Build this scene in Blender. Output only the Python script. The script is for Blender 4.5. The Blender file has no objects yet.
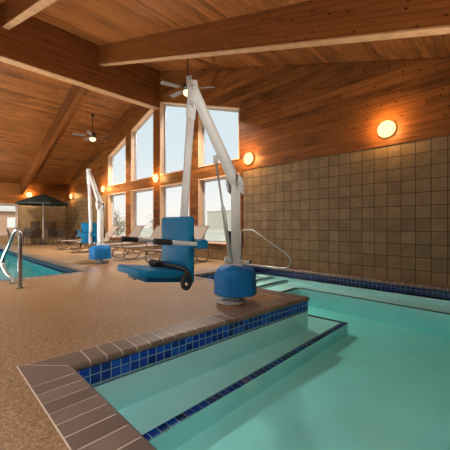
import bpy, bmesh, math, random
from mathutils import Vector, Matrix
from mathutils.geometry import tessellate_polygon
random.seed(7)
SC = bpy.context.scene
COL = SC.collection
PI = math.pi
ALPHA = math.radians(44.4)

# ------------------------------------------------------------------ helpers
class MB:
    def __init__(s): s.bm = bmesh.new()
    def add(s, verts, faces, M=None):
        vs = [s.bm.verts.new((M @ Vector(v)) if M else Vector(v)) for v in verts]
        for f in faces:
            try: s.bm.faces.new([vs[i] for i in f])
            except ValueError: pass
        return vs
    def box(s, a, b, bevel=0, M=None, seg=2):
        t = bmesh.new()
        x0, y0, z0 = a; x1, y1, z1 = b
        vs = [t.verts.new(p) for p in [(x0,y0,z0),(x1,y0,z0),(x1,y1,z0),(x0,y1,z0),(x0,y0,z1),(x1,y0,z1),(x1,y1,z1),(x0,y1,z1)]]
        for f in [(3,2,1,0),(4,5,6,7),(0,1,5,4),(1,2,6,5),(2,3,7,6),(3,0,4,7)]: t.faces.new([vs[i] for i in f])
        bmesh.ops.recalc_face_normals(t, faces=t.faces[:])
        if bevel: bmesh.ops.bevel(t, geom=t.edges[:], offset=bevel, segments=seg, profile=.5, affect='EDGES')
        s.merge(t, M)
    def merge(s, t, M=None):
        t.verts.index_update()
        s.add([v.co.copy() for v in t.verts], [[v.index for v in f.verts] for f in t.faces], M)
        t.free()
    def beam(s, p, q, w, h, up=(0,0,1), bevel=0, w2=None, h2=None):
        """box between two points; w across, h along 'up'; may taper"""
        p, q = Vector(p), Vector(q); d = (q-p); L = d.length; d.normalize()
        side = d.cross(Vector(up)).normalized(); u = side.cross(d).normalized()
        w2 = w2 or w; h2 = h2 or h
        t = bmesh.new()
        P = []
        for c, ww, hh in ((p,w,h),(q,w2,h2)):
            for a, b in ((-1,-1),(1,-1),(1,1),(-1,1)): P.append(c + side*(a*ww/2) + u*(b*hh/2))
        vs = [t.verts.new(v) for v in P]
        for f in [(3,2,1,0),(4,5,6,7),(0,1,5,4),(1,2,6,5),(2,3,7,6),(3,0,4,7)]: t.faces.new([vs[i] for i in f])
        bmesh.ops.recalc_face_normals(t, faces=t.faces[:])
        if bevel: bmesh.ops.bevel(t, geom=t.edges[:], offset=bevel, segments=2, profile=.5, affect='EDGES')
        s.merge(t)
    def tube(s, pts, r, n=10, smooth=0, closed=False):
        pts = [Vector(p) for p in pts]
        for _ in range(smooth):
            out = [] if closed else [pts[0]]
            m = len(pts)
            for i in range(m if closed else m-1):
                a, b = pts[i], pts[(i+1) % m]
                out += [a*.75+b*.25, a*.25+b*.75]
            if not closed: out.append(pts[-1])
            pts = out
        m = len(pts); rings = []; nrm = None
        for i, p in enumerate(pts):
            if closed: d = (pts[(i+1) % m]-pts[i-1])
            else: d = pts[min(i+1,m-1)]-pts[max(i-1,0)]
            d.normalize()
            if nrm is None:
                nrm = d.orthogonal().normalized()
            else:
                nrm = (nrm - d*nrm.dot(d)); nrm.normalize()
            bi = d.cross(nrm)
            rr = r(i/(m-1)) if callable(r) else r
            rings.append([s.bm.verts.new(p + (nrm*math.cos(2*PI*k/n)+bi*math.sin(2*PI*k/n))*rr) for k in range(n)])
        for i in range(m if closed else m-1):
            A, B = rings[i], rings[(i+1) % m]
            for k in range(n): s.bm.faces.new((A[k],A[(k+1)%n],B[(k+1)%n],B[k]))
        if not closed:
            s.bm.faces.new(rings[0][::-1]); s.bm.faces.new(rings[-1])
    def lathe(s, prof, n=32, M=None, cap=True):
        rings = []
        for r, z in prof:
            rings.append([s.bm.verts.new((M @ Vector((r*math.cos(2*PI*k/n), r*math.sin(2*PI*k/n), z))) if M else Vector((r*math.cos(2*PI*k/n), r*math.sin(2*PI*k/n), z))) for k in range(n)])
        for A, B in zip(rings, rings[1:]):
            for k in range(n): s.bm.faces.new((A[k],A[(k+1)%n],B[(k+1)%n],B[k]))
        if cap:
            s.bm.faces.new(rings[0][::-1]); s.bm.faces.new(rings[-1])
    def plate(s, outer, holes, fn, t):
        """polygon (2D) with holes, fn maps (u,v,offset) to 3D, thickness t"""
        loops = [outer] + list(holes)
        tri = tessellate_polygon([[Vector((u,v,0)) for u,v in l] for l in loops])
        flat = [p for l in loops for p in l]; N = len(flat)
        vs = [s.bm.verts.new(fn(u,v,0)) for u,v in flat] + [s.bm.verts.new(fn(u,v,t)) for u,v in flat]
        for a,b,c in tri:
            try:
                s.bm.faces.new((vs[a],vs[b],vs[c])); s.bm.faces.new((vs[N+c],vs[N+b],vs[N+a]))
            except ValueError: pass
        k = 0
        for l in loops:
            n = len(l)
            for i in range(n):
                a, b = k+i, k+(i+1)%n
                try: s.bm.faces.new((vs[a],vs[b],vs[N+b],vs[N+a]))
                except ValueError: pass
            k += n
    def ring(s, outer, inner, fn, t):
        n = len(outer)
        V = [[s.bm.verts.new(fn(u,v,o)) for u,v in pl] for pl in (outer,inner) for o in (0,t)]
        o0,o1,i0,i1 = V
        for i in range(n):
            j = (i+1)%n
            for q in ((o0[i],o0[j],i0[j],i0[i]),(o1[j],o1[i],i1[i],i1[j]),(o0[j],o0[i],o1[i],o1[j]),(i0[i],i0[j],i1[j],i1[i])): s.bm.faces.new(q)
    def build(s, name, mat, parent=None, smooth=False, recalc=True):
        if recalc: bmesh.ops.recalc_face_normals(s.bm, faces=s.bm.faces[:])
        me = bpy.data.meshes.new(name); s.bm.to_mesh(me); s.bm.free()
        me.materials.append(mat)
        if smooth:
            me.shade_smooth(); me.set_sharp_from_angle(angle=math.radians(38))
        o = bpy.data.objects.new(name, me); COL.objects.link(o)
        if parent: o.parent = parent
        return o

def inset(poly, t):
    n = len(poly); out = []
    ar = sum(poly[i][0]*poly[(i+1)%n][1]-poly[(i+1)%n][0]*poly[i][1] for i in range(n))
    sg = 1 if ar > 0 else -1
    for i in range(n):
        p0, p1, p2 = [Vector(poly[(i+k) % n]) for k in (-1,0,1)]
        d1 = (p1-p0).normalized(); d2 = (p2-p1).normalized()
        n1 = Vector((-d1.y,d1.x))*sg; n2 = Vector((-d2.y,d2.x))*sg
        b = (n1+n2); b = b/(b.dot(n1))
        q = p1 + b*t; out.append((q.x,q.y))
    return out

def tag(o, label=None, cat=None, group=None, kind=None):
    if label: o['label'] = label
    if cat: o['category'] = cat
    if group: o['group'] = group
    if kind: o['kind'] = kind
    return o
def empty(name, loc, rz=0):
    o = bpy.data.objects.new(name, None); COL.objects.link(o); o.empty_display_size = .1
    o.location = loc; o.rotation_euler = (0,0,rz); return o
def copy_tree(o, parent=None):
    c = o.copy(); COL.objects.link(c)
    if parent: c.parent = parent
    for ch in list(o.children): copy_tree(ch, c)
    return c

# ------------------------------------------------------------------ materials
def new_mat(name):
    m = bpy.data.materials.new(name); m.use_nodes = True
    nt = m.node_tree; nt.nodes.clear()
    out = nt.nodes.new('ShaderNodeOutputMaterial')
    return m, nt, out
class G:
    """tiny node builder"""
    def __init__(s, nt): s.nt = nt
    def n(s, t, **kw):
        x = s.nt.nodes.new(t)
        for k, v in kw.items(): setattr(x, k, v)
        return x
    def l(s, a, b): s.nt.links.new(a, b)
    def set(s, sock, v):
        if hasattr(v, 'links') or isinstance(v, bpy.types.NodeSocket): s.l(v, sock)
        else: sock.default_value = v
    def m(s, op, a, b=None, c=None, clamp=False):
        x = s.n('ShaderNodeMath', operation=op); x.use_clamp = clamp
        s.set(x.inputs[0], a)
        if b is not None: s.set(x.inputs[1], b)
        if c is not None: s.set(x.inputs[2], c)
        return x.outputs[0]
    def pos(s):
        g = s.n('ShaderNodeNewGeometry'); x = s.n('ShaderNodeSeparateXYZ'); s.l(g.outputs['Position'], x.inputs[0]); return x.outputs
    def obj(s):
        g = s.n('ShaderNodeTexCoord'); return g.outputs['Object']
    def xyz(s, x=0., y=0., z=0.):
        c = s.n('ShaderNodeCombineXYZ')
        for i, v in enumerate((x,y,z)): s.set(c.inputs[i], v)
        return c.outputs[0]
    def white(s, v):
        w = s.n('ShaderNodeTexWhiteNoise', noise_dimensions='3D'); s.l(v, w.inputs['Vector']); return w.outputs['Value']
    def noise(s, v, scale, detail=3, rough=.5):
        w = s.n('ShaderNodeTexNoise'); s.set(w.inputs['Vector'], v) if v is not None else None
        w.inputs['Scale'].default_value = scale; w.inputs['Detail'].default_value = detail; w.inputs['Roughness'].default_value = rough
        return w.outputs['Fac']
    def ramp(s, f, stops):
        r = s.n('ShaderNodeValToRGB'); s.set(r.inputs[0], f)
        e = r.color_ramp.elements
        while len(e) < len(stops): e.new(.5)
        for k, (p, c) in enumerate(stops): e[k].position = p; e[k].color = (*c, 1)
        return r.outputs[0]
    def mix(s, f, a, b, blend='MIX'):
        x = s.n('ShaderNodeMix', data_type='RGBA', blend_type=blend)
        s.set(x.inputs[0], f)
        s.set(x.inputs[6], a if not isinstance(a, tuple) else (*a[:3],1)); s.set(x.inputs[7], b if not isinstance(b, tuple) else (*b[:3],1))
        return x.outputs[2]
    def bsdf(s, col, rough=.5, metal=0., bump=None, bstr=.3, bdist=.01, spec=.5):
        p = s.n('ShaderNodeBsdfPrincipled')
        s.set(p.inputs['Base Color'], (*col[:3],1) if isinstance(col, tuple) else col)
        s.set(p.inputs['Roughness'], rough); p.inputs['Metallic'].default_value = metal
        p.inputs['Specular IOR Level'].default_value = spec
        if bump is not None:
            b = s.n('ShaderNodeBump'); b.inputs['Strength'].default_value = bstr; b.inputs['Distance'].default_value = bdist
            s.l(bump, b.inputs['Height']); s.l(b.outputs[0], p.inputs['Normal'])
        return p.outputs[0]

def plain(name, col, rough=.5, metal=0., var=.06, scale=12., spec=.5, bump=0.):
    m, nt, out = new_mat(name); g = G(nt)
    f = g.noise(g.obj(), scale, 3)
    c = g.ramp(f, [(.3, tuple(max(0,x*(1-var)) for x in col)), (.7, tuple(min(1,x*(1+var)) for x in col))])
    g.l(g.bsdf(c, rough, metal, bump=f if bump else None, bstr=bump or .1, spec=spec), out.inputs[0]); return m

def wood(name, along, across, base, width=.14, var=.45, knots=True, rough=.4, seglen=5.5, lam=False, across2=None):
    """boards running along axis 'along' (0,1,2), laid next to each other on 'across'"""
    m, nt, out = new_mat(name); g = G(nt); P = g.pos()
    a = P[along]; b = P[across]
    if across2 is not None: b = g.m('ADD', b, g.m('MULTIPLY', P[across2[0]], across2[1]))
    bi = g.m('DIVIDE', b, width); row = g.m('FLOOR', bi); fr = g.m('FRACT', bi)
    sh = g.m('MULTIPLY', g.white(g.xyz(row, 3.1, 0.)), 7.0)
    seg = g.m('FLOOR', g.m('DIVIDE', g.m('ADD', a, sh), seglen))
    tone = g.white(g.xyz(row, seg, 1.7))
    # grain stretched along the board
    v = g.xyz(g.m('MULTIPLY', a, .8), g.m('ADD', g.m('MULTIPLY', b, 14.), g.m('MULTIPLY', row, 3.7)), g.m('MULTIPLY', tone, 9.))
    gr = g.noise(v, 1.6, 4, .6)
    blot = g.noise(g.xyz(g.m('MULTIPLY', a, 1.), g.m('MULTIPLY', b, 1.), g.m('MULTIPLY', tone, 5.)), 1.1, 2)
    lo = tuple(x*(1-var) for x in base); hi = tuple(min(1, x*(1+var*.9)) for x in base)
    t = g.m('ADD', g.m('MULTIPLY', tone, .26), g.m('ADD', g.m('MULTIPLY', gr, .74), g.m('MULTIPLY', g.m('SUBTRACT', blot, .5), .7)))
    c = g.ramp(t, [(.22, lo), (.5, base), (.85, hi)])
    if knots:
        vo = g.n('ShaderNodeTexVoronoi', feature='F1', voronoi_dimensions='2D'); vo.inputs['Scale'].default_value = 1.
        vv = g.xyz(g.m('MULTIPLY', a, 4.2), g.m('MULTIPLY', b, 5.4), 0.)
        g.l(vv, vo.inputs['Vector'])
        sel = g.m('GREATER_THAN', g.white(vo.outputs['Position']), .5)
        k = g.m('MULTIPLY', sel, g.m('SUBTRACT', 1., g.m('MULTIPLY', vo.outputs['Distance'], 8.), clamp=True))
        k = g.m('MULTIPLY', k, 1.3, clamp=True)
        c = g.mix(k, c, tuple(x*.10 for x in base))
    gw = .008/width if not lam else .006/width
    gv = g.m('LESS_THAN', g.m('ABSOLUTE', g.m('SUBTRACT', fr, .5)), .5-gw)  # 1 on the board, 0 in the groove
    c = g.mix(g.m('MULTIPLY', g.m('SUBTRACT', 1., gv), .45), c, tuple(x*.25 for x in base))
    h = g.m('ADD', gv, g.m('MULTIPLY', gr, .15))
    g.l(g.bsdf(c, rough, bump=h, bstr=.3, bdist=.005, spec=.22), out.inputs[0]); return m

def gridmat(name, ax, size, off, col, grout, gw, var=.25, rough=.4, bump=.4, spec=.5, palette=None, axis_mul=None, speckle=0.):
    m, nt, out = new_mat(name); g = G(nt); P = g.pos()
    u = g.m('DIVIDE', g.m('SUBTRACT', P[ax[0]], off[0]), size[0]); v = g.m('DIVIDE', g.m('SUBTRACT', P[ax[1]], off[1]), size[1])
    fu, fv = g.m('FRACT', u), g.m('FRACT', v)
    iu, iv = g.m('FLOOR', u), g.m('FLOOR', v)
    def on(fr, s): return g.m('LESS_THAN', g.m('ABSOLUTE', g.m('SUBTRACT', fr, .5)), .5-gw/s/2)
    face = g.m('MULTIPLY', on(fu, size[0]), on(fv, size[1]))
    t = g.white(g.xyz(iu, iv, .3))
    if palette: c = g.ramp(t, palette)
    else: c = g.ramp(t, [(0., tuple(x*(1-var) for x in col)), (1., tuple(min(1,x*(1+var)) for x in col))])
    nz = g.noise(g.xyz(*P), 7., 4, .6)
    c = g.mix(.5, c, g.ramp(nz, [(.3,(.35,.35,.35)),(.7,(.65,.65,.65))]), 'OVERLAY')
    if speckle:
        n2 = g.noise(g.xyz(*P), 130., 2, .6)
        c = g.mix(speckle, c, g.ramp(n2, [(.35,(.25,.25,.25)),(.65,(.75,.75,.75))]), 'OVERLAY')
    c = g.mix(g.m('SUBTRACT', 1., face), c, grout)
    rg = g.m('ADD', g.m('MULTIPLY', g.m('SUBTRACT', 1., face), .4), rough, clamp=True)
    g.l(g.bsdf(c, rg, bump=g.m('ADD', face, g.m('MULTIPLY', nz, .2)), bstr=bump, bdist=.006, spec=spec), out.inputs[0]); return m

def emit(name, col, strength):
    m, nt, out = new_mat(name); e = nt.nodes.new('ShaderNodeEmission')
    e.inputs[0].default_value = (*col,1); e.inputs[1].default_value = strength
    nt.links.new(e.outputs[0], out.inputs[0]); return m

def deck_mat():
    m, nt, out = new_mat('pebble_deck'); g = G(nt); P = g.pos(); v = g.xyz(*P)
    n1 = g.noise(v, 75., 2, .7); n2 = g.noise(v, 1.2, 3, .55); n3 = g.noise(v, 26., 3, .7)
    c = g.ramp(g.m('ADD', g.m('MULTIPLY', n1, .55), g.m('MULTIPLY', n3, .45)), [(.33,(.105,.055,.024)),(.5,(.285,.165,.08)),(.68,(.52,.355,.20))])
    c = g.mix(.35, c, g.ramp(n2, [(.3,(.4,.38,.36)),(.7,(.6,.6,.6))]), 'OVERLAY')
    g.l(g.bsdf(c, .42, bump=n1, bstr=.2, bdist=.003, spec=.4), out.inputs[0]); return m

def brick_mat():
    m, nt, out = new_mat('coping_brick'); g = G(nt); P = g.pos(); v = g.xyz(*P)
    at = g.n('ShaderNodeAttribute', attribute_name='brick_tone'); t = at.outputs['Fac']
    nz = g.noise(v, 22., 4, .65)
    c = g.ramp(g.m('ADD', g.m('MULTIPLY', t, .6), g.m('MULTIPLY', nz, .4)), [(.2,(.14,.098,.077)),(.5,(.185,.132,.104)),(.85,(.24,.172,.135))])
    g.l(g.bsdf(c, .42, bump=nz, bstr=.15, bdist=.004), out.inputs[0]); return m

def water_mat(name='water', refl=.3):
    m, nt, out = new_mat(name); g = G(nt); P = g.pos()
    nz = g.noise(g.xyz(P[0],P[1],0.), 2.6, 2, .45)
    b = g.n('ShaderNodeBump'); b.inputs['Strength'].default_value = .06; b.inputs['Distance'].default_value = .05; g.l(nz, b.inputs['Height'])
    tr = g.n('ShaderNodeBsdfTransparent'); tr.inputs[0].default_value = (.97,1,.99,1)
    gl = g.n('ShaderNodeBsdfGlossy'); gl.inputs['Roughness'].default_value = .03; g.l(b.outputs[0], gl.inputs['Normal'])
    fr = g.n('ShaderNodeFresnel'); fr.inputs['IOR'].default_value = 1.33; g.l(b.outputs[0], fr.inputs['Normal'])
    geo = g.n('ShaderNodeNewGeometry')
    f = g.m('MULTIPLY', g.m('MULTIPLY', fr.outputs[0], refl), g.m('SUBTRACT', 1., geo.outputs['Backfacing']))
    mx = g.n('ShaderNodeMixShader'); g.l(f, mx.inputs[0]); g.l(tr.outputs[0], mx.inputs[1]); g.l(gl.outputs[0], mx.inputs[2])
    g.l(mx.outputs[0], out.inputs[0])
    va = g.n('ShaderNodeVolumeAbsorption'); va.inputs[0].default_value = (.18,.93,.90,1); va.inputs['Density'].default_value = .55
    g.l(va.outputs[0], out.inputs['Volume']); return m

def glass_mat():
    m, nt, out = new_mat('window_glass'); g = G(nt)
    tr = g.n('ShaderNodeBsdfTransparent'); tr.inputs[0].default_value = (.97,.985,.99,1)
    gl = g.n('ShaderNodeBsdfGlossy'); gl.inputs['Roughness'].default_value = .02
    fr = g.n('ShaderNodeFresnel'); fr.inputs['IOR'].default_value = 1.35
    mx = g.n('ShaderNodeMixShader'); geo = g.n('ShaderNodeNewGeometry'); g.l(g.m('MULTIPLY', g.m('MULTIPLY', fr.outputs[0], .1), g.m('SUBTRACT', 1., geo.outputs['Backfacing'])), mx.inputs[0]); g.l(tr.outputs[0], mx.inputs[1]); g.l(gl.outputs[0], mx.inputs[2])
    g.l(mx.outputs[0], out.inputs[0]); return m

WOODC = (.19,.064,.0155)
M = dict(
    ceil = wood('ceiling_boards', 1, 0, (.245,.084,.0215), .14, .55),
    gable = wood('gable_boards', 0, 2, WOODC, .145, .6),
    lwood = wood('side_wall_boards', 1, 2, (.27,.092,.02), .145, .4),
    rafterR = wood('rafter_laminate', 0, 2, (.19,.060,.0145), .09, .32, True, lam=True, across2=(0,1/3)),
    rafterL = wood('rafter_laminate_other_slope', 0, 2, (.19,.060,.0145), .09, .32, True, lam=True, across2=(0,-1/3)),
    ridge = wood('ridge_laminate', 1, 2, (.20,.064,.0155), .075, .38, False, lam=True),
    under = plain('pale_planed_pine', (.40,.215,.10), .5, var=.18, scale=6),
    jamb = plain('pale_pine_trim', (.56,.34,.205), .5, var=.12, scale=5),
    sash = plain('grey_metal_sash', (.42,.43,.45), .4, .3),
    tileY = gridmat('wall_tile', (0,2), (.249,.249), (-.89,-.01), (.215,.132,.060), (.07,.04,.018), .013, .16, .5, .45, spec=.35, speckle=.25),
    tileX = gridmat('side_wall_tile', (1,2), (.249,.249), (0,-.01), (.44,.29,.145), (.28,.18,.09), .008, .1, .5, .45, spec=.35, speckle=.25),
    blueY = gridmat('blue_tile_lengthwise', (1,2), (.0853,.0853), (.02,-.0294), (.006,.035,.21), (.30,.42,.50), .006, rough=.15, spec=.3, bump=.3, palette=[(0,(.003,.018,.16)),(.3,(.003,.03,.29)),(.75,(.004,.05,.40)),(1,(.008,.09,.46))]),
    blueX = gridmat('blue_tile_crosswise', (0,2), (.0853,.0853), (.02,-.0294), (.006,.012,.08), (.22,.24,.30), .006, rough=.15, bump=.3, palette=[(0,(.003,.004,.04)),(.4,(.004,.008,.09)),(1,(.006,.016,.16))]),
    nosing = gridmat('nosing_tile', (1,0), (.0853,.0853), (.02,.01), (.004,.01,.05), (.24,.34,.42), .006, rough=.15, bump=.3, palette=[(0,(.003,.008,.045)),(.25,(.004,.014,.10)),(.65,(.005,.022,.19)),(.92,(.006,.035,.26)),(1,(.01,.13,.5))]),
    dark = plain('dark_nosing_tile', (.006,.009,.02), .3),
    plaster = plain('pool_plaster', (.55,.84,.87), .7, var=.05, scale=2.),
    teal = plain('teal_pool_paint', (.05,.44,.52), .6, var=.06, scale=1.5),
    deck = deck_mat(), brick = brick_mat(), water = water_mat(), water2 = water_mat('far_water', .6), glass = glass_mat(),
    grout = plain('pale_grout', (.66,.56,.48), .7),
    white = plain('white_powder_coat', (.64,.63,.62), .35, var=.03),
    blue = plain('blue_vinyl', (.002,.155,.33), .5, var=.06, scale=5, spec=.25),
    bluecover = plain('blue_cover_fabric', (.002,.155,.44), .5, var=.12, scale=9, bump=.15, spec=.3),
    black = plain('black_webbing', (.012,.011,.012), .55),
    grip = plain('black_foam_grip', (.014,.013,.013), .7),
    steel = plain('brushed_steel', (.34,.34,.33), .3, .95, var=.05),
    galv = plain('grey_actuator_metal', (.45,.45,.43), .4, .5),
    sling = plain('taupe_sling_fabric', (.21,.16,.128), .7, var=.08, scale=40),
    bronze = plain('bronze_frame_metal', (.075,.055,.042), .4, .4),
    lframe = plain('taupe_frame_metal', (.20,.15,.12), .45, .3),
    canopy = plain('dark_green_canopy_fabric', (.018,.030,.024), .6),
    blade = plain('grey_fan_blade', (.15,.145,.14), .5),
    fanmetal = plain('dark_fan_metal', (.05,.04,.033), .4, .6),
    lamp = emit('warm_lamp_glass', (1.,.66,.27), 2.4),
    fanlamp = emit('fan_lamp_glass', (1.,.74,.40), 2.2),
    fixture = plain('glow_tinted_rim', (.45,.22,.06), .4),  # orange of the lamp glow put into the rim colour
    panel = plain('brown_wall_panel', (.13,.075,.045), .6),
    panel2 = plain('tan_wall_panel', (.24,.16,.11), .6),
    plainwall = plain('tan_painted_wall', (.32,.22,.13), .7),
    ground = plain('dry_grass', (.70,.62,.47), .9, var=.2, scale=.6),
    road = plain('pale_gravel', (.6,.55,.47), .9),
    stucco = plain('beige_stucco', (.85,.76,.64), .9),
    brownhouse = plain('brown_house_siding', (.42,.26,.17), .8),
    roof = plain('pale_roof', (.60,.58,.57), .8),
    houseglass = plain('pale_house_window', (.72,.72,.72), .3),
    bark = plain('tree_bark', (.18,.13,.09), .9),
    leaf = plain('autumn_leaves', (.34,.29,.16), .8, var=.3, scale=3),
    leaf2 = plain('grey_green_leaves', (.25,.25,.17), .8, var=.3, scale=3),
)

# ------------------------------------------------------------------ room shell
YW = 6.66; XL = -21.3; XR = .75; YF = -8.0; XC = -10.3; ZR = 7.27
def zc(x): return ZR - abs(x-XC)/3
DY = lambda y0: (lambda u, v, o: (u, y0+o, v))           # panel in the X-Z plane
DX = lambda x0: (lambda u, v, o: (x0-o, u, v))           # panel in the Y-Z plane

def struct(o): o['kind'] = 'structure'; return o

cols = [(-14.76,-12.89),(-12.42,-10.55),(-10.09,-8.22),(-7.76,-5.89)]
ztop = lambda x: 6.08 - abs(x+10.32)/3.0
wins = []
for a, b in cols:
    wins.append([(a,.5),(b,.5),(b,2.67),(a,2.67)])
    wins.append([(a,3.07),(b,3.07),(b,ztop(b)),(a,ztop(a))])

w = MB()
w.plate([(XL,-1.6),(XR,-1.6),(XR,zc(XR)+.05),(XC,ZR+.05),(XL,zc(XL)+.05)], wins, DY(YW), .26)
wall_back = struct(w.build('wall_back', M['tileY']))
w = MB()
w.plate([(XL+.01,2.73),(-15.0,2.73),(-15.0,.44),(-5.79,.44),(-5.79,2.73),(XR-.01,2.73),(XR-.01,zc(XR)-.01),(XC,ZR-.01),(XL+.01,zc(XL)-.01)], wins, DY(YW-.03), .029)
w.build('wood_cladding', M['gable'], wall_back)

# left wall with a big window
lw = [(1.2,.5),(4.06,.5),(4.06,2.36),(1.2,2.36)]
w = MB(); w.plate([(YF,-1.6),(YW,-1.6),(YW,zc(XL)+.05),(YF,zc(XL)+.05)], [lw], DX(XL), .26)
wall_left = struct(w.build('wall_left', M['tileX']))
w = MB(); w.plate([(YF+.01,2.42),(YW-.01,2.42),(YW-.01,zc(XL)-.01),(YF+.01,zc(XL)-.01)], [], DX(XL+.03), .029)
w.build('wood_cladding', M['lwood'], wall_left)

# unseen walls behind the camera; front openings made up for the fill lights
fo = [[(-19.5+4.6*k,.4),(-15.7+4.6*k,.4),(-15.7+4.6*k,3.1),(-19.5+4.6*k,3.1)] for k in range(4)]
w = MB(); w.plate([(XL,-1.6),(XR,-1.6),(XR,zc(XR)+.05),(XC,ZR+.05),(XL,zc(XL)+.05)], fo, DY(YF-.26), .26)
struct(w.build('wall_front', M['plainwall']))
w = MB(); w.plate([(YF,-1.6),(YW,-1.6),(YW,zc(XR)+.05),(YF,zc(XR)+.05)], [], DX(XR+.2), .2)
struct(w.build('wall_right', M['plainwall']))

# ceiling
w = MB()
for xe in (XL, XR):
    z0 = zc(xe)
    a = [(xe,YF-.3,z0),(XC,YF-.3,ZR),(XC,YW+.3,ZR),(xe,YW+.3,z0)]
    w.add(a + [(x,y,z+.15) for x,y,z in a], [(0,1,2,3),(7,6,5,4),(0,4,5,1),(1,5,6,2),(2,6,7,3),(3,7,4,0)])
struct(w.build('ceiling', M['ceil']))
# ridge beam and rafters
w = MB(); w.box((XC-.16,YF,5.78),(XC+.16,YW,7.2), .012)
rb = struct(w.build('ridge_beam', M['ridge']))
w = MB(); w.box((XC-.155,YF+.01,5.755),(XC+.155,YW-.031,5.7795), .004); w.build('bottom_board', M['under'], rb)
def rafter(y0, y1, xe, mat):
    sgn = 1 if xe > XC else -1
    xi = XC + sgn*.16; D = .62
    pts = [(xi,zc(xi)+.02),(xe,zc(xe)+.02),(xe,zc(xe)-D),(xi,zc(xi)-D)]
    w = MB(); w.plate(pts, [], DY(y0), y1-y0); o = struct(w.build('rafter_beam', mat))
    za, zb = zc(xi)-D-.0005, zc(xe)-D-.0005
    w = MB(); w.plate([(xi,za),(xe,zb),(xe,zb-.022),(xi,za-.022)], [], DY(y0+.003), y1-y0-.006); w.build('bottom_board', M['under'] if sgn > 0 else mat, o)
    return o
for y in (-6.6,-3.9,-1.2,1.56,4.24):
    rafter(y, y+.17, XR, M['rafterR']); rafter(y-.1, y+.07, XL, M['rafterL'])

# windows (structure): jamb lining, sash, pane
def window(idx, poly, plane, d, parent_wall=None):
    root = empty('window_%d' % idx, (0,0,0)); root['kind'] = 'structure'
    w = MB(); w.ring(poly, inset(poly,.035), plane(-.045), .25+.02); w.build('window_frame', M['jamb'], root)
    p1 = inset(poly,.0351); p2 = inset(poly,.10)
    w = MB(); w.ring(p1, p2, plane(.14), .05); w.build('sash', M['sash'], root)
    w = MB(); w.plate(inset(poly,.09), [], plane(.16), .012); w.build('pane', M['glass'], root)
    return root
i = 1
for p in wins:
    window(i, p, lambda o: DY(YW+o), 1); i += 1
window(i, lw, lambda o: (lambda u, v, t: (XL-o-t, u, v)), 1)
w = MB()
for y in (3.05,2.1): w.box((XL-.19,y,.54),(XL-.12,y+.07,2.32))
w.build('mullion', M['sash'], bpy.data.objects['window_9'])

# ------------------------------------------------------------------ deck with two pools
P0 = (-2.485,.83); P1 = (-2.285,4.19)
A0 = (-5.15,4.19); A1 = (-5.15,6.47)
pool = [P0, (XR-.1,.80), (XR-.1,6.47), A1, A0, P1]                 # inner edge of the coping
tile = [(-2.47,.84),(XR-.1,.81),(XR-.1,6.485),(-5.165,6.485),(-5.165,4.175),(-2.30,4.175)]
pool2 = [(-18.8,-5.5),(-7.42,-5.5),(-7.42,2.75),(-18.8,2.75)]
def grow(poly, t): return inset(poly, -t)
w = MB()
w.plate([(XL,YF),(XR,YF),(XR,YW),(XL,YW)], [inset(pool,-.06), inset(pool2,-.06)], lambda u,v,o: (u,v,-.002-o), .06)
struct(w.build('floor', M['deck']))

def coping(name, edges, pitch=.1, T=.062):
    """separate bricks with a bullnose over the water; edges walk counter-clockwise round the pool"""
    w = MB(); g = MB()
    lay = w.bm.faces.layers.float.new('brick_tone')
    for (p, q, wd, m0, m1) in edges:
        p = Vector(p); q = Vector(q); d = q-p; L = d.length; d.normalize(); n = Vector((d.y,-d.x))
        cnt = max(1, round(L/pitch)); st = L/cnt
        prof = [(.006,-T),(-.004,-T*.8),(-.008,-T*.5),(-.0025,-.014),(.011,-.002),(.03,.002),(wd-.008,.003),(wd,-.004),(wd,-.04)]
        def fix(s, o, k, end):
            if k == 0 and end == 0 and m0 > 0: s -= m0*max(o,0)
            if k == cnt-1 and end == 1 and m1 > 0: s += m1*max(o,0)
            if m0 < 0: s = max(s, o)
            if m1 < 0: s = min(s, L-o)
            return s
        extra0 = math.ceil(wd/st) if m0 > 0 else 0
        for k in range(cnt):
            s0, s1 = k*st+.0045, (k+1)*st-.0045
            tone = random.random(); A = []; B = []
            for o, z in prof:
                for lst, s_, e in ((A,s0,0),(B,s1,1)):
                    s = fix(s_, o, k, e)
                    lst.append(w.bm.verts.new((p.x+d.x*s+n.x*o, p.y+d.y*s+n.y*o, z)))
            N = len(prof)
            fs = [w.bm.faces.new((A[j],A[(j+1)%N],B[(j+1)%N],B[j])) for j in range(N)]
            fs.append(w.bm.faces.new(A[::-1])); fs.append(w.bm.faces.new(B))
            for f in fs: f[lay] = tone
        gp = [(.012,-T+.006),(.001,-T*.5),(.0,-.016),(.013,-.0045),(.03,.0008),(wd+.0015,.0008),(wd+.0015,-.05)]
        A = [g.bm.verts.new((p.x-d.x*m0*max(o,0)+n.x*o, p.y-d.y*m0*max(o,0)+n.y*o, z)) for o,z in gp]
        B = [g.bm.verts.new((q.x+d.x*m1*max(o,0)+n.x*o, q.y+d.y*m1*max(o,0)+n.y*o, z)) for o,z in gp]
        N = len(gp)
        for j in range(N): g.bm.faces.new((A[j],A[(j+1)%N],B[(j+1)%N],B[j]))
        g.bm.faces.new(A[::-1]); g.bm.faces.new(B)
    o = w.build(name, M['brick'], smooth=True); struct(o)
    g.build('grout', M['grout'], o)
    return o
R0 = (XR-.1,.80); R1 = (XR-.1,6.47)
coping('pool_kerb', [(P0,R0,.31,1,0),(R1,A1,.17,0,1),(A1,A0,.31,1,1),(A0,P1,.31,1,-1),(P1,P0,.27,-1,1)], .137)
q = pool2
coping('pool_kerb', [(q[0],q[1],.3,1,1),(q[1],q[2],.3,1,1),(q[2],q[3],.3,1,1),(q[3],q[0],.3,1,1)], .15)

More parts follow.
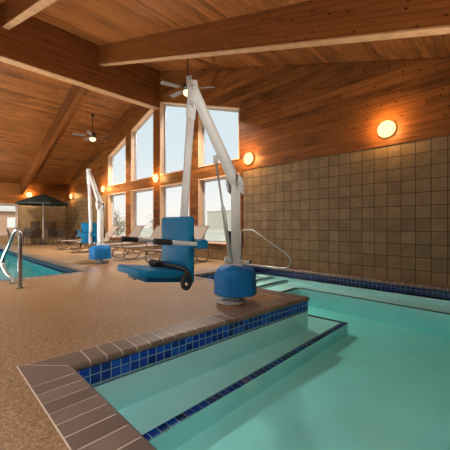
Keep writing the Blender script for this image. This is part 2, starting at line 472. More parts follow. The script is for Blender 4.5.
# ------------------------------------------------------------------ pool basins, tile bands, steps, water
ZW = -.205; ZFL = -.69
def basin(poly, zf, name, mat='plaster'):
    w = MB(); n = len(poly)
    w.plate(poly, [], lambda u,v,o: (u,v,zf-o), .05)
    for k in range(n):
        a = poly[k]; b = poly[(k+1)%n]
        w.add([(*a,-.19),(*b,-.19),(*b,zf),(*a,zf)], [(0,1,2,3)])
    return struct(w.build(name, M[mat], recalc=False))
bas = basin(tile, ZFL, 'pool_basin')
def band(parent, poly, t=.02):
    n = len(poly)
    for k in range(n):
        a = Vector(poly[k]); b = Vector(poly[(k+1)%n]); d = (b-a).normalized(); o = Vector((d.y,-d.x))*t
        w = MB()
        w.add([(*a,-.055),(*b,-.055),(*b,-.222),(*a,-.222),(*(a+o),-.055),(*(b+o),-.055),(*(b+o),-.222),(*(a+o),-.222)],
              [(0,1,2,3),(7,6,5,4),(0,4,5,1),(3,2,6,7),(0,3,7,4),(1,5,6,2)])
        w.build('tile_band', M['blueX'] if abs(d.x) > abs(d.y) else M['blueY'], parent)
band(bas, tile)
def step(poly, top, parent=bas, nose=()):
    w = MB(); w.plate(poly, [], lambda u,v,o: (u,v,top-o), top-ZFL-.001)
    w.build('step', M['plaster'], parent)
    for (p, q, wd, mat) in nose:
        p = Vector(p); q = Vector(q); d = (q-p).normalized(); n = Vector((-d.y,d.x))*wd
        w = MB(); w.plate([tuple(p),tuple(q),tuple(q+n),tuple(p+n)], [], lambda u,v,o: (u,v,top+.004-o), .006)
        w.build('nosing', mat, parent)
# bench along the near edge and round the tip of the deck
ZB = -.5
step([(-2.475,.845),(-1.945,.845),(-1.975,4.9),(-2.9,4.86),(-2.9,4.18),(-2.31,4.18)], ZB, nose=[((-1.945,.85),(-1.975,4.9),.09,M['nosing']),((-1.975,4.9),(-2.9,4.86),.075,M['dark'])])
# bench along the tiled wall and the steps in the alcove
step([(-3.53,6.02),(XR-.12,5.88),(XR-.12,6.48),(-3.53,6.48)], -.33, nose=[((XR-.12,5.88),(-3.53,6.02),-.075,M['dark'])])
step([(-5.16,4.18),(-3.53,4.18),(-3.53,6.479),(-5.16,6.479)], -.331, nose=[((-3.53,4.18),(-3.53,6.02),.11,M['dark'])])
step([(-5.16,4.181),(-4.12,4.181),(-4.12,6.478),(-5.16,6.478)], -.29, nose=[((-4.12,4.18),(-4.12,6.47),.11,M['dark'])])
step([(-5.16,4.182),(-4.52,4.182),(-4.52,6.477),(-5.16,6.477)], -.25, nose=[((-4.52,4.18),(-4.52,6.47),.11,M['dark'])])
def water(poly, zb, name, label, mat='water'):
    w = MB(); w.plate(inset(poly,-.012), [], lambda u,v,o: (u,v,ZW-o), ZW-zb)
    o = w.build(name, M[mat]); tag(o, label, 'water', kind='stuff'); return o
water(tile, ZFL-.03, 'pool_water', 'still pale teal water in the large pool beside the tiled wall')
t2 = [(-18.82,-5.52),(-7.40,-5.52),(-7.40,2.77),(-18.82,2.77)]
b2 = basin(t2, -2.4, 'pool_basin', 'teal'); band(b2, t2)
water(t2, -2.43, 'pool_water', 'deep teal water of the second pool on the left, below the curved handrail', 'water2')
for x in (-9.6,-11.6):
    w = MB(); w.box((x-.15,-5.4,-2.399),(x+.15,2.6,-2.394)); w.build('lane_line', M['dark'], b2)

# ------------------------------------------------------------------ pool lift
def make_lift(reach=1., rise=2.58, dz=0.):
    # local axes: x to the right and y away as seen from the photograph; origin at the foot of the mast
    root = empty('pool_lift', (0,0,0))
    w = MB(); w.lathe([(.195,0),(.2,.01),(.2,.035),(.18,.05),(.0005,.05)], 36, Matrix.Translation((-.065,-.0,.003)), cap=True)
    bp = w.build('base_plate', M['white'], root, True)
    for k in range(4):
        a = PI/4+k*PI/2; w = MB(); w.lathe([(.018,.05),(.018,.066),(.006,.07)], 8, Matrix.Translation((-.065+.15*math.cos(a),.15*math.sin(a),.003))); w.build('bolt', M['galv'], bp)
    # soft cover round the base
    w = MB()
    prof = [(.25,.135),(.300,.130),(.310,.145),(.303,.18),(.295,.30),(.296,.40),(.282,.455),(.245,.495),(.165,.52),(.075,.535)]
    w.lathe(prof, 40, Matrix.Translation((-.0,0,0)), cap=True)
    for v in w.bm.verts:
        a = math.atan2(v.co.y, v.co.x+.02); r = math.hypot(v.co.x+.02, v.co.y)
        if v.co.z > .3: v.co.z += .012*math.sin(3*a+.6)*min(1,(r/.2))
        v.co.x += .004*math.sin(7*a); v.co.y += .004*math.cos(5*a)
    cov = w.build('base_cover', M['bluecover'], root, True)
    w = MB(); w.box((-.305,-.035,.17),(-.292,.035,.40),.003); w.build('zip_flap', M['blue'], cov)
    # mast
    w = MB(); w.box((-.065,-.065,.05),(.065,.065,1.70),.012)
    w.box((-.085,-.085,.5),(.085,.085,.56),.01)
    w.build('mast', M['white'], root, True)
    for s in (-1,1):
        w = MB()
        pts = [(-.07,1.58),(.07,1.55),(.075,1.70),(.03,1.77),(-.10,1.82),(-.13,1.72)]
        w.plate(pts, [], lambda u,v,o: (u, s*.085+o*s, v), .012)
        # turn the plates into the plane of the arm (arm leaves towards the seat)
        R = Matrix.Rotation(math.radians(65), 4, 'Z')
        for v in w.bm.verts: v.co = R @ v.co
        b = w.build('pivot_plate', M['white'], root)
        for (u, z) in ((-.05,1.78),(.03,1.74),(-.08,1.68),(.03,1.60),(.03,1.66)):
            w = MB(); w.lathe([(.016,0),(.016,.012),(.010,.018)], 8, Matrix.Translation((0,0,0)) @ R @ Matrix.Translation((u, s*.097, z)) @ Matrix.Rotation(-s*PI/2, 4, 'X')); w.build('bolt', M['galv'], b)
    p0 = Vector((-.02,-.02,1.74)); p1 = Vector((-.50*reach,-1.09*reach,rise))
    d = (p1-p0).normalized()
    w = MB(); w.beam(p0-d*.05, p1+d*.05, .12, .15, bevel=.022, w2=.085, h2=.10); w.build('main_arm', M['white'], root, True)
    side = d.cross(Vector((0,0,1))).normalized(); up = side.cross(d)
    w = MB(); w.beam(p0+up*.13+d*.0, p0+up*.13+d*.22, .03, .02); w.tube([p0+up*.13-d*.06, p0+up*.12+d*.5], .012, 8); w.build('parallel_link', M['galv'], root, True)
    q0 = p1-Vector((0,0,.03)); q1 = Vector((p1.x-.10,p1.y-.02,1.02+dz))
    w = MB(); w.beam(q0+Vector((.01,0,.09)), q0+(q1-q0)*.2, .092, .115, (0,-1,0), .014); w.beam(q0+(q1-q0)*.17, q1, .075, .085, (0,-1,0), .012)
    w.build('hanger_arm', M['white'], root, True)
    for z in (0,-.19):
        w = MB(); w.lathe([(.022,0),(.022,.02),(.014,.026)], 10, Matrix.Translation(q0+Vector((.02,-.07,z))) @ Matrix.Rotation(PI/2,4,'X')); w.build('bolt', M['galv'], root)
    # actuator from the mast foot to the arm
    a0 = Vector((-.065,-.08,.575)); a1 = p0+d*.47-up*.10+Vector((-.07,0,0))
    mid = a0+(a1-a0)*.57
    w = MB(); w.tube([a0,mid], .029, 12); act = w.build('actuator', M['galv'], root, True)
    w = MB(); w.tube([mid,a1], .015, 10); w.build('actuator_rod', M['steel'], act, True)
    w = MB(); w.tube([a0+Vector((-.09,-.02,.05)), a0+Vector((-.005,0,.03))], .045, 14)
    w.box((-.11,-.12,.60),(-.06,-.03,.70),.01); w.build('motor', M['white'], act, True)
    w = MB(); w.box(tuple(a1-Vector((.03,.03,.03))), tuple(a1+Vector((.03,.03,.07))), .008); w.build('clevis', M['galv'], root)
    w = MB(); w.box((-.125,-.02,.72),(-.066,.06,1.02),.012); w.build('battery_box', M['black'], root, True)
    w = MB(); w.tube([(.06,-.06,.60),(.20,-.09,.585)], .017, 10); hb = w.build('turning_handle', M['white'], root, True)
    w = MB(); w.tube([(.19,-.087,.587),(.225,-.095,.583)], .021, 10); w.build('handle_grip', M['grip'], hb, True)
    # seat: origin O at the middle of the seat's rear edge
    O = Vector((p1.x-.18,p1.y-.11,dz)); fw = Vector((-.75,-.66,0)).normalized(); sd = Vector((.66,-.75,0)).normalized()
    C = lambda s, f, z: O + sd*s + fw*f + Vector((0,0,z))
    R = Matrix(((sd.x,fw.x,0,O.x),(sd.y,fw.y,0,O.y),(0,0,1,0),(0,0,0,1)))
    w = MB(); w.box((-.275,-.075,.53),(.275,0,1.19), .03, R, 3); back = w.build('backrest', M['blue'], root, True)
    w = MB(); w.box((-.24,-.004,.6955),(.24,.001,.6985), 0, R); w.build('seam', M['bluecover'], back)
    tilt = Matrix.Translation((0,0,.655)) @ Matrix.Rotation(math.radians(7),4,'X')
    w = MB()
    # pad with slightly clipped front corners
    pts = [(-.29,.01),(.28,.01),(.28,.44),(.22,.50),(-.24,.50),(-.30,.44)]
    t = MB(); t.plate(pts, [], lambda u,v,o: (u,v,-o), .065); bmesh.ops.recalc_face_normals(t.bm, faces=t.bm.faces[:])
    bmesh.ops.bevel(t.bm, geom=[e for e in t.bm.edges if e.calc_face_angle(0) > .3], offset=.014, segments=2, profile=.5, affect='EDGES')
    w.merge(t.bm, R @ tilt); w.build('seat_pad', M['blue'], root, True)
    w = MB(); w.box((-.2,.0,-.115),(.2,.40,-.066), .012, R @ tilt); w.build('seat_frame', M['blue'], root, True)
    w = MB(); w.tube([C(-.12,.36,.64),C(-.12,.385,.60),C(-.12,.36,.575)], .02, 8); w.build('footrest_socket', M['grip'], root, True)
    # bracket carrying the armrests, behind the backrest
    w = MB(); w.beam(C(-.37,-.12,.92), C(.37,-.12,.92), .05, .09, bevel=.01); w.build('armrest_bracket', M['blue'], root, True)
    w = MB(); w.beam(C(0,-.12,.62), C(0,-.12,1.12), .10, .05, (0,1,0), .01); w.build('back_bracket', M['white'], root, True)
    for s in (-1,1):
        w = MB(); w.box((s*.345-.03,-.16,.875),(s*.345+.03,-.03,.955), .012, R); w.build('armrest_hinge', M['blue'], root, True)
        w = MB(); w.tube([C(s*.345,-.06,.92), C(s*.345,.40,.962)], .021, 12); ar = w.build('armrest', M['white'], root, True)
        w = MB(); w.tube([C(s*.345,.24,.9475), C(s*.345,.41,.963)], .027, 12); w.build('grip', M['grip'], ar, True)
    # safety belt lying over the seat and hanging in a loop beside it
    w = MB()
    zz = lambda f: .664+f*math.tan(math.radians(7))
    path = [C(-.28,-.05,.69),C(-.24,.06,zz(.06)+.015),C(-.15,.14,zz(.14)+.02),C(-.05,.12,zz(.12)+.03),C(.08,.08,zz(.08)+.02),C(.2,.06,zz(.06)+.02),C(.29,.04,.67),C(.31,.02,.62),C(.30,.0,.54),C(.31,.05,.50),C(.32,.10,.53),C(.30,.09,.60),C(.285,.02,.655)]
    w.tube(path, .023, 8, smooth=2)
    w.tube([C(-.2,.13,zz(.13)+.03),C(-.16,.18,zz(.18)+.03),C(-.08,.17,zz(.17)+.03),C(-.1,.1,zz(.1)+.03)], .034, 8, smooth=2)
    sb = w.build('safety_belt', M['black'], root, True)
    w = MB(); w.box((-.07,.12,.70),(-.02,.2,.735), .008, R); w.build('buckle', M['grip'], sb, True)
    return root
lift = make_lift()
fwd = Vector((-math.sin(ALPHA), math.cos(ALPHA),0)); rgt = Vector((math.cos(ALPHA), math.sin(ALPHA),0))
lift.location = rgt*.151 + fwd*4.28; lift.rotation_euler.z = ALPHA
tag(lift, 'large white pool lift with blue seat and blue drum cover on the near deck', 'pool lift', 'pool lifts')
lift2 = make_lift(.79, 2.83, -.12); lift2.location = (-8.71,3.675,0); lift2.rotation_euler.z = ALPHA-math.radians(112)
tag(lift2, 'smaller looking white pool lift far away beside the corner of the left pool', 'pool lift', 'pool lifts')

# ------------------------------------------------------------------ rails
def rail(name, pts, r, flanges, label):
    root = empty(name, (0,0,0)); tag(root, label, 'handrail')
    w = MB(); w.tube(pts, r, 14, smooth=3); w.build('tube', M['steel'], root, True)
    for x, y, z in flanges:
        w = MB(); w.lathe([(r*2.1,0),(r*2.1,.012),(r*1.2,.025)], 20, Matrix.Translation((x,y,z))); w.build('flange', M['steel'], root, True)
    return root
y = 1.22
rail('grab_rail', [(-6.25,y,.0),(-6.25,y,.02),(-6.23,y,.80),(-6.24,y,.98),(-6.48,y,1.06),(-6.74,y,.98),(-7.15,y,.72),(-7.78,y,.42),(-7.85,y,.26),(-7.45,y,.12),(-6.95,y,.10),(-6.82,y,.03),(-6.82,y,0)], .033,
     [(-6.25,y,.001),(-6.82,y,.001)], 'curved stainless steel grab rail at the edge of the left pool')
y = 6.1
rail('step_handrail', [(-5.36,y,.0),(-5.36,y,.05),(-5.36,y,.55),(-5.36,y,.93),(-5.30,y,.985),(-5.0,y,.985),(-4.88,y,.95),(-4.40,y,.69),(-3.95,y,.45),(-3.80,y,.33),(-3.80,y,.15),(-3.93,y,.07),(-4.15,y,.06),(-4.8,y,.06),(-5.24,y,.06),(-5.28,y,.03),(-5.28,y,0)], .021,
     [(-5.36,y,.004),(-5.28,y,.004)], 'slim steel handrail sloping over the pool steps in front of the tiled wall')

# ------------------------------------------------------------------ wall lamps
def make_sconce():
    root = empty('wall_lamp', (0,0,0))                 # local: -y out of the wall
    Rm = Matrix.Rotation(PI/2,4,'X')
    w = MB(); w.lathe([(.185,0),(.188,.02),(.175,.045),(.165,.05)], 36, Rm); w.build('lamp_rim', M['fixture'], root, True)
    w = MB(); w.lathe([(.168,.045),(.160,.075),(.135,.105),(.09,.125),(.03,.133)], 36, Rm); w.build('lamp_glass', M['lamp'], root, True)
    return root
sc = make_sconce()
spots = [((-1.88,YW-.03,3.05),0,'round glowing wall lamp alone on the boards, nearest above the large pool'),
         ((-5.5,YW-.03,3.02),0,'round glowing wall lamp at the right edge of the tall windows'),
         ((-10.32,YW-.03,2.99),0,'round glowing wall lamp on the timber pier midway along the windows'),
         ((-15.25,YW-.03,2.98),0,'round glowing wall lamp just left of the leftmost tall window'),
         ((-19.9,YW-.03,2.92),0,'round glowing wall lamp in the far corner right of the dark parasol'),
         ((XL+.03,4.62,2.965),PI/2,'round glowing wall lamp just above the dark parasol on the far end wall')]
for k, (loc, rz, lab) in enumerate(spots):
    o = sc if k == 0 else copy_tree(sc)
    o.location = loc; o.rotation_euler.z = rz; tag(o, lab, 'wall lamp', 'round wall lamps')

# ------------------------------------------------------------------ ceiling fans
def make_fan():
    root = empty('ceiling_fan', (0,0,0))               # origin at the ceiling
    w = MB(); w.lathe([(.075,.03),(.075,-.05),(.03,-.09)], 20); w.build('canopy', M['fanmetal'], root, True)
    w = MB(); w.tube([(0,0,-.06),(0,0,-.83)], .016, 10); w.build('rod', M['fanmetal'], root, True)
    w = MB(); w.lathe([(.04,-.79),(.11,-.83),(.14,-.88),(.14,-.97),(.10,-1.01),(.07,-1.05)], 28); w.build('motor_housing', M['fanmetal'], root, True)
    for k in range(5):
        a = 2*PI*k/5+.35; Rz = Matrix.Rotation(a,4,'Z')
        w = MB(); w.beam(Rz @ Vector((.12,0,-.98)), Rz @ Vector((.30,0,-.985)), .035, .012)
        ir = w.build('blade_arm', M['fanmetal'], root)
        w = MB()
        pts = [(.26,-.06),(.45,-.075),(.78,-.085),(.82,-.06),(.82,.06),(.78,.085),(.45,.075),(.26,.06)]
        w.plate(pts, [], lambda u,v,o: (u,v,o), .008)
        Mx = Rz @ Matrix.Translation((0,0,-.985)) @ Matrix.Rotation(math.radians(12),4,'X')
        for v in w.bm.verts: v.co = Mx @ v.co
        w.build('blade', M['blade'], root)
    w = MB(); w.lathe([(.11,-1.05),(.14,-1.07),(.14,-1.10),(.12,-1.16),(.08,-1.19),(.02,-1.2)], 28); w.build('lamp_bowl', M['fanlamp'], root, True)
    w = MB(); w.tube([(.11,.05,-1.04),(.115,.05,-1.34)], .003, 6); w.lathe([(.008,-1.34),(.01,-1.37),(.004,-1.38)], 8, Matrix.Translation((.115,.05,0))); w.build('pull_chain', M['fanmetal'], root, True)
    return root
fan = make_fan()
for k, (x, yy, lab) in enumerate([(-7.05,5.6,'ceiling fan with lit lamp behind the top of the near pool lift'),(-13.75,5.45,'ceiling fan with lit lamp hanging under the left roof slope')]):
    o = fan if k == 0 else copy_tree(fan)
    o.location = (x,yy,zc(x)); o.rotation_euler.z = .3; tag(o, lab, 'ceiling fan', 'ceiling fans')

# ------------------------------------------------------------------ loungers: head at the windows (+y), foot towards the pool
def make_lounger():
    root = empty('sun_lounger', (0,0,0))                # origin under the backrest hinge
    W = .33
    w = MB()
    for s in (-1,1):
        w.tube([(s*W,.05,.42),(s*W,-.5,.40),(s*W,-1.05,.40),(s*W,-1.3,.43)], .018, 8, smooth=1)
    w.tube([(-W,-1.3,.43),(W,-1.3,.43)], .018, 8); w.build('seat_frame', M['lframe'], root, True)
    w = MB()
    t = [(.05,.43),(-.3,.40),(-.7,.395),(-1.05,.405),(-1.29,.44)]
    for (y0,z0),(y1,z1) in zip(t,t[1:]):
        w.add([(-W,y0,z0+.012),(W,y0,z0+.012),(W,y1,z1+.012),(-W,y1,z1+.012),(-W,y0,z0),(W,y0,z0),(W,y1,z1),(-W,y1,z1)], [(0,1,2,3),(7,6,5,4),(0,4,5,1),(1,5,6,2),(2,6,7,3),(3,7,4,0)])
    w.build('seat_sling', M['sling'], root)
    bk = [(-W,.06,.44),(-W,.50,1.06)]
    w = MB(); w.tube([(-W,.05,.43),(-W,.28,.75),(-W,.52,1.08),(W,.52,1.08),(W,.28,.75),(W,.05,.43)], .017, 8); w.build('back_frame', M['lframe'], root, True)
    w = MB(); w.beam((0,.06,.45),(0,.515,1.075), 2*W-.02, .012, (0,-1,1)); w.build('back_sling', M['sling'], root)
    for s in (-1,1):
        w = MB(); w.tube([(s*W,.3,.80),(s*W,.42,.42)], .011, 6); w.build('back_strut', M['lframe'], root, True)
    for s in (-1,1):
        w = MB(); w.tube([(s*(W+.02),-1.12,.40),(s*(W+.02),-1.25,.28),(s*(W+.02),-1.22,.08),(s*(W+.02),-1.0,.018),(s*(W+.02),-.75,.08),(s*(W+.02),-.62,.3),(s*(W+.02),-.5,.40)], .017, 8, smooth=2)
        w.build('leg', M['lframe'], root, True)
        w = MB(); w.tube([(s*(W+.02),.48,.42),(s*(W+.02),.52,.25),(s*(W+.02),.46,.06),(s*(W+.02),.25,.018),(s*(W+.02),.05,.08),(s*(W+.02),-.06,.3),(s*(W+.02),-.15,.41)], .017, 8, smooth=2)
        w.tube([(s*W,.0,.42),(s*W,.48,.42)], .016, 8)
        w.build('leg', M['lframe'], root, True)
        w = MB(); w.tube([(s*(W+.03),.1,.5),(s*(W+.03),.0,.64),(s*(W+.03),-.32,.645),(s*(W+.03),-.42,.56),(s*(W+.03),-.40,.41)], .016, 8, smooth=2); w.build('arm_rest', M['lframe'], root, True)
    return root
lo = make_lounger()
for k, (x, yy, rz, lab) in enumerate([
    (-7.02,5.6,0,'taupe sling lounger behind the blue seat of the near lift, nearest the tiled wall'),
    (-9.1,5.6,.06,'taupe sling lounger half hidden behind the armrest of the near lift seat'),
    (-10.75,5.6,0,'taupe sling lounger in front of the second tall window from the left'),
    (-12.9,5.6,0,'taupe sling lounger right of the far pool lift, under the leftmost tall window'),
    (-14.75,5.6,0,'taupe sling lounger partly hidden by the blue seat of the far lift')]):
    o = lo if k == 0 else copy_tree(lo)
    o.location = (x,yy,0); o.rotation_euler.z = rz; tag(o, lab, 'lounger', 'sun loungers along the windows')

# ------------------------------------------------------------------ parasol, tables, chairs at the far end
pr = empty('parasol', (-19.7,4.98,0)); tag(pr, 'dark green open parasol standing over the far table', 'parasol')
w = MB(); w.lathe([(.26,0),(.26,.04),(.10,.08),(.03,.25)], 28); w.build('base', M['bronze'], pr, True)
w = MB(); w.tube([(0,0,.08),(0,0,2.94)], .024, 12); w.build('pole', M['white'], pr, True)
w = MB(); n = 8; RR = 1.36
ring = []; apex_o = w.bm.verts.new((0,0,2.94)); apex_i = w.bm.verts.new((0,0,2.91))
rows = [[],[],[],[]]
for k in range(n*4):
    a = 2*PI*k/(n*4); ph = (k % 4)/4; sc_ = math.cos(PI/n)/math.cos((ph-.5)*2*PI/n)
    for j, (f, z) in enumerate(((.5,2.70),(1.,2.38),(1.003,2.29))):
        r = RR*f*(sc_ if j else sc_)
        rows[j].append(w.bm.verts.new((r*math.cos(a), r*math.sin(a), z - (.03 if ph == .5 else 0)*0)))
m = n*4
for k in range(m):
    l = (k+1)%m
    w.bm.faces.new((apex_o,rows[0][k],rows[0][l]))
    for j in range(2): w.bm.faces.new((rows[j][k],rows[j+1][k],rows[j+1][l],rows[j][l]))
o = w.build('canopy', M['canopy'], pr)
sm = o.modifiers.new('thick','SOLIDIFY'); sm.thickness = .008
w = MB(); w.lathe([(.03,2.93),(.035,2.97),(.012,3.05)], 12); w.build('finial', M['bronze'], pr, True)
for k in range(n):
    a = 2*PI*k/n; w = MB()
    w.tube([(.02*math.cos(a),.02*math.sin(a),2.90),(RR*.97*math.cos(a),RR*.97*math.sin(a),2.36)], .009, 6); w.build('rib', M['bronze'], pr, True)
def make_table():
    root = empty('patio_table', (0,0,0))
    w = MB(); w.lathe([(.05,.70),(.50,.70),(.52,.715),(.50,.73),(.03,.73)], 32); w.build('table_top', M['bronze'], root, True)
    for k in range(4):
        a = PI/4+k*PI/2; c, s = math.cos(a), math.sin(a)
        w = MB(); w.tube([(.36*c,.36*s,.70),(.30*c,.30*s,.4),(.42*c,.42*s,.0)], .018, 8, smooth=2); w.build('leg', M['bronze'], root, True)
    return root
def make_chair():
    root = empty('patio_chair', (0,0,0))                 # faces +y
    w = MB(); w.box((-.24,-.22,.42),(.24,.24,.45),.01); w.build('seat', M['bronze'], root, True)
    w = MB(); w.beam((0,-.22,.48),(0,-.32,.90), .46, .014, (0,1,0)); w.build('backrest', M['bronze'], root)
    w = MB(); w.tube([(-.25,-.20,.43),(-.25,-.33,.93),(.25,-.33,.93),(.25,-.20,.43)], .014, 8, smooth=1); w.build('back_frame', M['bronze'], root, True)
    for s in (-1,1):
        w = MB(); w.tube([(s*.26,.22,.0),(s*.26,.24,.4),(s*.27,.18,.64),(s*.27,-.25,.66)], .014, 8, smooth=1); w.build('leg', M['bronze'], root, True)
        w = MB(); w.tube([(s*.25,-.20,.44),(s*.25,-.30,.0)], .014, 8); w.build('leg', M['bronze'], root, True)
    return root
tb = make_table(); tb.location = (-19.75,4.22,0); tag(tb, 'round bronze patio table left of the parasol pole', 'table', 'patio tables')
tb2 = copy_tree(tb); tb2.location = (-19.3,5.75,0); tag(tb2, 'round bronze patio table right of the parasol pole', 'table', 'patio tables')
ch = make_chair(); first = True
for (tx,ty,a,lab) in [(-19.75,4.22,180,'bronze patio chair at the left table, nearest the glass wall'),(-19.75,4.22,285,'bronze patio chair on the pool side of the left table'),(-19.75,4.22,75,'bronze patio chair behind the left table by the wall'),
                  (-19.3,5.75,0,'bronze patio chair at the right table, nearest the corner of the room'),(-19.3,5.75,262,'bronze patio chair on the lounger side of the right table'),(-19.3,5.75,100,'bronze patio chair behind the right table by the wall')]:
    # a: compass position of the chair round the table (0 = +y, 90 = -x)
    r = math.radians(a); px = tx-math.sin(r)*.62; py = ty+math.cos(r)*.62
    o = ch if first else copy_tree(ch); first = False
    o.location = (px,py,0); o.rotation_euler.z = r+PI; tag(o, lab, 'chair', 'patio chairs under the parasol')
for (y0,y1,mt,lab) in [(4.66,5.24,M['panel'],'dark brown square panel on the far wall left of the parasol pole'),(5.31,6.14,M['panel2'],'lighter tan square panel on the far wall right of the parasol pole')]:
    root = empty('wall_panel', (XL,(y0+y1)/2,.3)); tag(root, lab, 'panel')
    w = MB(); w.box((.001,y0-(y0+y1)/2,0),(.05,(y1-y0)/2,1.08),.008); w.build('board', mt, root, True)
    w = MB(); h = (y1-y0)/2
    w.ring([(-h,0),(h,0),(h,1.08),(-h,1.08)], [(-h+.03,.03),(h-.03,.03),(h-.03,1.05),(-h+.03,1.05)], lambda u,v,t_: (.05+t_,u,v), .012); w.build('panel_edge', M['fixture'], root)

# ------------------------------------------------------------------ outside
w = MB(); w.plate([(-140,-60),(60,-60),(60,160),(-140,160)], [[(XL-.27,YF-.27),(XR+.21,YF-.27),(XR+.21,YW+.27),(XL-.27,YW+.27)]], lambda u,v,o: (u,v,-.15-o), .05)
struct(w.build('ground', M['ground']))
w = MB(); w.box((-90,30,-.149),(40,34,-.13)); struct(w.build('road', M['road']))
def house(x0,y0,x1,y1,h,wins_,label,mat,name='house',eave=.6):
    root = empty(name, ((x0+x1)/2,(y0+y1)/2,-.15)); cx, cy = (x0+x1)/2,(y0+y1)/2
    tag(root, label, 'building')
    w = MB(); w.box((x0-cx,y0-cy,0),(x1-cx,y1-cy,h)); w.build('wall', mat, root)
    w = MB(); w.box((x0-cx-eave,y0-cy-eave,h),(x1-cx+eave,y1-cy+eave,h+.45),.05); w.build('roof', M['roof'], root)
    for (axis,a,b,z0,z1) in wins_:
        w = MB()
        if axis == 'x': w.box((x1-cx-.02,a-cy,z0),(x1-cx+.06,b-cy,z1),.01)
        else: w.box((a-cx,y0-cy-.06,z0),(b-cx,y0-cy+.02,z1),.01)
        w.build('window', M['houseglass'], root)
    return root
house(-46,-2,-34,12,2.55,[('x',5.62,6.3,1.05,2.0),('x',3.2,4.2,1.05,2.0)],'brown house with pale roof seen through the far left window',M['brownhouse'])
house(-75,68,-62,78,5.6,[('y',-71.5,-70.7,2.2,3.4),('y',-69,-68.2,2.2,3.4),('y',-66.5,-65.7,2.2,3.4)],'pale beige block far off, seen low through the rightmost tall window',M['stucco'],'apartment_block',.15)
def tree(loc, h, r, nleaf, mat, label):
    root = empty('tree', loc); tag(root, label, 'tree', 'trees outside the windows')
    rnd = random.Random(int(h*1000)+nleaf)
    w = MB(); tips = []
    w.tube([(0,0,-.02),(.05,.02,h*.3),(.0,.05,h*.55)], lambda t: .09*(1-t*.6), 8)
    for k in range(16):
        a = rnd.uniform(0,2*PI); z0 = h*rnd.uniform(.12,.55); el = rnd.uniform(.3,1.2); L = r*rnd.uniform(.6,1.15)
        tip = Vector((math.cos(a)*math.cos(el)*L, math.sin(a)*math.cos(el)*L, z0+math.sin(el)*L*1.2))
        mid = Vector((tip.x*.5,tip.y*.5,(z0+tip.z)/2-.05)); w.tube([(0.02,.02,z0),mid,tip], lambda t: .028*(1-t*.8), 5); tips += [mid, tip, (mid+tip)/2]
        for q in range(3):
            t2 = mid + Vector((rnd.gauss(0,1),rnd.gauss(0,1),rnd.uniform(0,1.2)))*r*.35; w.tube([mid,(mid+t2)/2,t2], .009, 4); tips += [t2,(mid+t2)/2]
    w.build('trunk', M['bark'], root, True)
    w = MB()
    for k in range(nleaf):
        c = rnd.choice(tips)+Vector((rnd.gauss(0,.13),rnd.gauss(0,.13),rnd.gauss(0,.13)))*r
        s = rnd.uniform(.035,.075); n1 = Vector((rnd.gauss(0,1),rnd.gauss(0,1),rnd.gauss(0,1))).normalized(); n2 = n1.orthogonal().normalized(); n3 = n1.cross(n2)
        w.add([c-n2*s,c+n3*s*.5+n1*.01,c+n2*s,c-n3*s*.5+n1*.01], [(0,1,2,3)])
    w.build('foliage', mat, root, recalc=False)
tree((-21.2,10.2,-.15), 2.3, 1.05, 900, M['leaf'], 'thin autumn shrub behind the leftmost tall window')
tree((-19.0,12.6,-.15), 2.3, 1.05, 1100, M['leaf2'], 'leafy grey green tree behind the second tall window')
tree((-16.4,11.2,-.15), 1.5, .8, 700, M['leaf'], 'low yellowish shrub right of the tree behind the second window')

# ------------------------------------------------------------------ light
wd = bpy.data.worlds.new('sky'); SC.world = wd; wd.use_nodes = True
nt = wd.node_tree; nt.nodes.clear(); g = G(nt)
tc = g.n('ShaderNodeTexCoord'); sx = g.n('ShaderNodeSeparateXYZ'); g.l(tc.outputs['Generated'], sx.inputs[0])
cl = g.noise(tc.outputs['Generated'], 2.2, 4)
c = g.ramp(sx.outputs[2], [(.0,(.82,.74,.66)),(.07,(.76,.74,.70)),(.22,(.60,.66,.685)),(.6,(.50,.60,.66))])
c = g.mix(.12, c, g.ramp(cl, [(.4,(.45,.45,.45)),(.65,(.6,.6,.6))]), 'OVERLAY')
bg = g.n('ShaderNodeBackground'); g.l(c, bg.inputs[0]); bg.inputs[1].default_value = 1.3
ow = g.n('ShaderNodeOutputWorld'); g.l(bg.outputs[0], ow.inputs[0])

def area(name, loc, rot, sx_, sy_, power, col):
    l = bpy.data.lights.new(name, 'AREA'); l.shape = 'RECTANGLE'; l.size = sx_; l.size_y = sy_; l.energy = power; l.color = col
    o = bpy.data.objects.new(name, l); COL.objects.link(o); o.location = loc; o.rotation_euler = rot; return o
# added fill lights in the made-up openings of the unseen front wall
for k in range(4):
    area('front_fill', (-17.6+4.6*k, YF+.05, 1.75), (PI/2,0,0), 3.8, 2.7, 95 if k < 2 else 45, (1,.96,.90))
# added out-of-view fill lights standing in for ceiling lamps of unseen bays
def point(name, loc, power, col, r=.15):
    l = bpy.data.lights.new(name, 'POINT'); l.energy = power; l.color = col; l.shadow_soft_size = r
    o = bpy.data.objects.new(name, l); COL.objects.link(o); o.location = loc; return o
for x in (-7.05,-13.75):
    for yy in (.1,-2.6,-5.3):
        b_ = area('bay_fill', (x,yy,4.7), (0,0,0), .5, .5, 85, (1,.95,.89)); b_.data.spread = math.radians(140)
b_ = area('bay_fill', (-17.,1.,4.2), (0,0,0), .5, .5, 190, (1,.93,.84)); b_.rotation_euler = Vector((-1,.75,-.9)).to_track_quat('-Z','Y').to_euler()  # added fill aimed at the dim left end wall
for x, yy in ((-7.05,5.6),(-13.75,5.45)):
    f_ = area('fan_light', (x,yy,zc(x)-1.215), (0,0,0), .2, .2, 165 if x > -10 else 290, (1,.88,.72)); f_.data.shape = 'DISK'; f_.data.spread = math.radians(128)
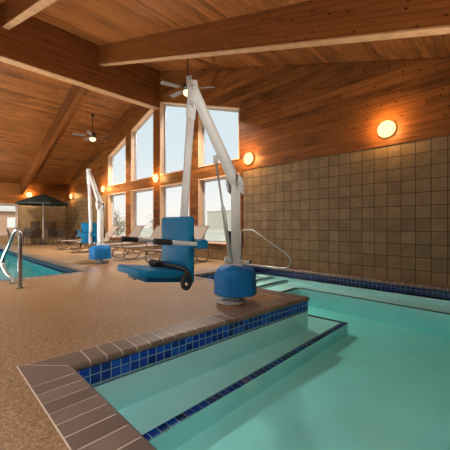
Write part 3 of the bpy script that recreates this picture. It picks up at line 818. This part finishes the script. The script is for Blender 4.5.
for loc, rz, lab in spots:                                   # each lamp washes the boards round it
    d = Vector((0,-.30,.03)) if rz == 0 else Vector((.30,0,.03))
    a = area('lamp_wash', Vector(loc)+d, (-PI/2,0,0) if rz == 0 else (PI/2,0,PI/2), .3, .3, 16, (1,.55,.18)); a.data.shape = 'DISK'
    if rz == 0: a.rotation_euler = (PI/2,0,0)
area('pool_fill', (-.5,-.9,3.25), (0,0,0), 1.1, 1.1, 88, (1,.98,.95))  # added overhead fill, out of view, brightens the pool
# added upward roof fill: over the left pool, along the right wall
area('roof_fill', (-9.2,.9,.05), (PI,0,0), 1.2, .8, 330, (1,.94,.87))
area('roof_fill', (-15.2,.5,.05), (PI,0,0), 1.2, .8, 280, (1,.94,.87))
u = area('roof_fill', (.3,3.0,.15), (PI,math.radians(-22),0), .5, 3., 95, (1,.94,.87)); u.data.spread = math.radians(110)
# light panel added out of view above the gable windows, brightens the deck
d = area('deck_fill', (-9.9,7.75,8.3), (0,0,0), 9.5, .9, 1700, (.96,.98,1))
d.rotation_euler = Vector((0,-4.2,-7.5)).to_track_quat('-Z','Y').to_euler()
d2 = area('deck_fill', (-22.0,2.6,3.9), (0,0,0), 2.8, .7, 420, (.98,.98,1)); d2.rotation_euler = Vector((3.2,0,-3.4)).to_track_quat('-Z','Y').to_euler()  # unseen panel outside the left window, added to brighten the far floor
sun = bpy.data.lights.new('sun','SUN'); sun.energy = 2.2; sun.angle = .05; sun.color = (1,.93,.82)
so = bpy.data.objects.new('sun', sun); COL.objects.link(so); so.rotation_euler = (0, math.radians(58), 0)
# ------------------------------------------------------------------ camera
cam = bpy.data.cameras.new('camera'); co = bpy.data.objects.new('camera', cam); COL.objects.link(co)
co.location = (0,0,1.1); co.rotation_euler = (PI/2,0,ALPHA)
cam.sensor_width = 36; cam.lens = 297.7/450*36; cam.clip_start = .02; cam.clip_end = 500
cam.shift_y = .001
SC.camera = co
vs = SC.view_settings; vs.view_transform = 'Standard'; vs.look = 'None'; vs.exposure = .02; vs.gamma = 1; vs.use_curve_mapping = False
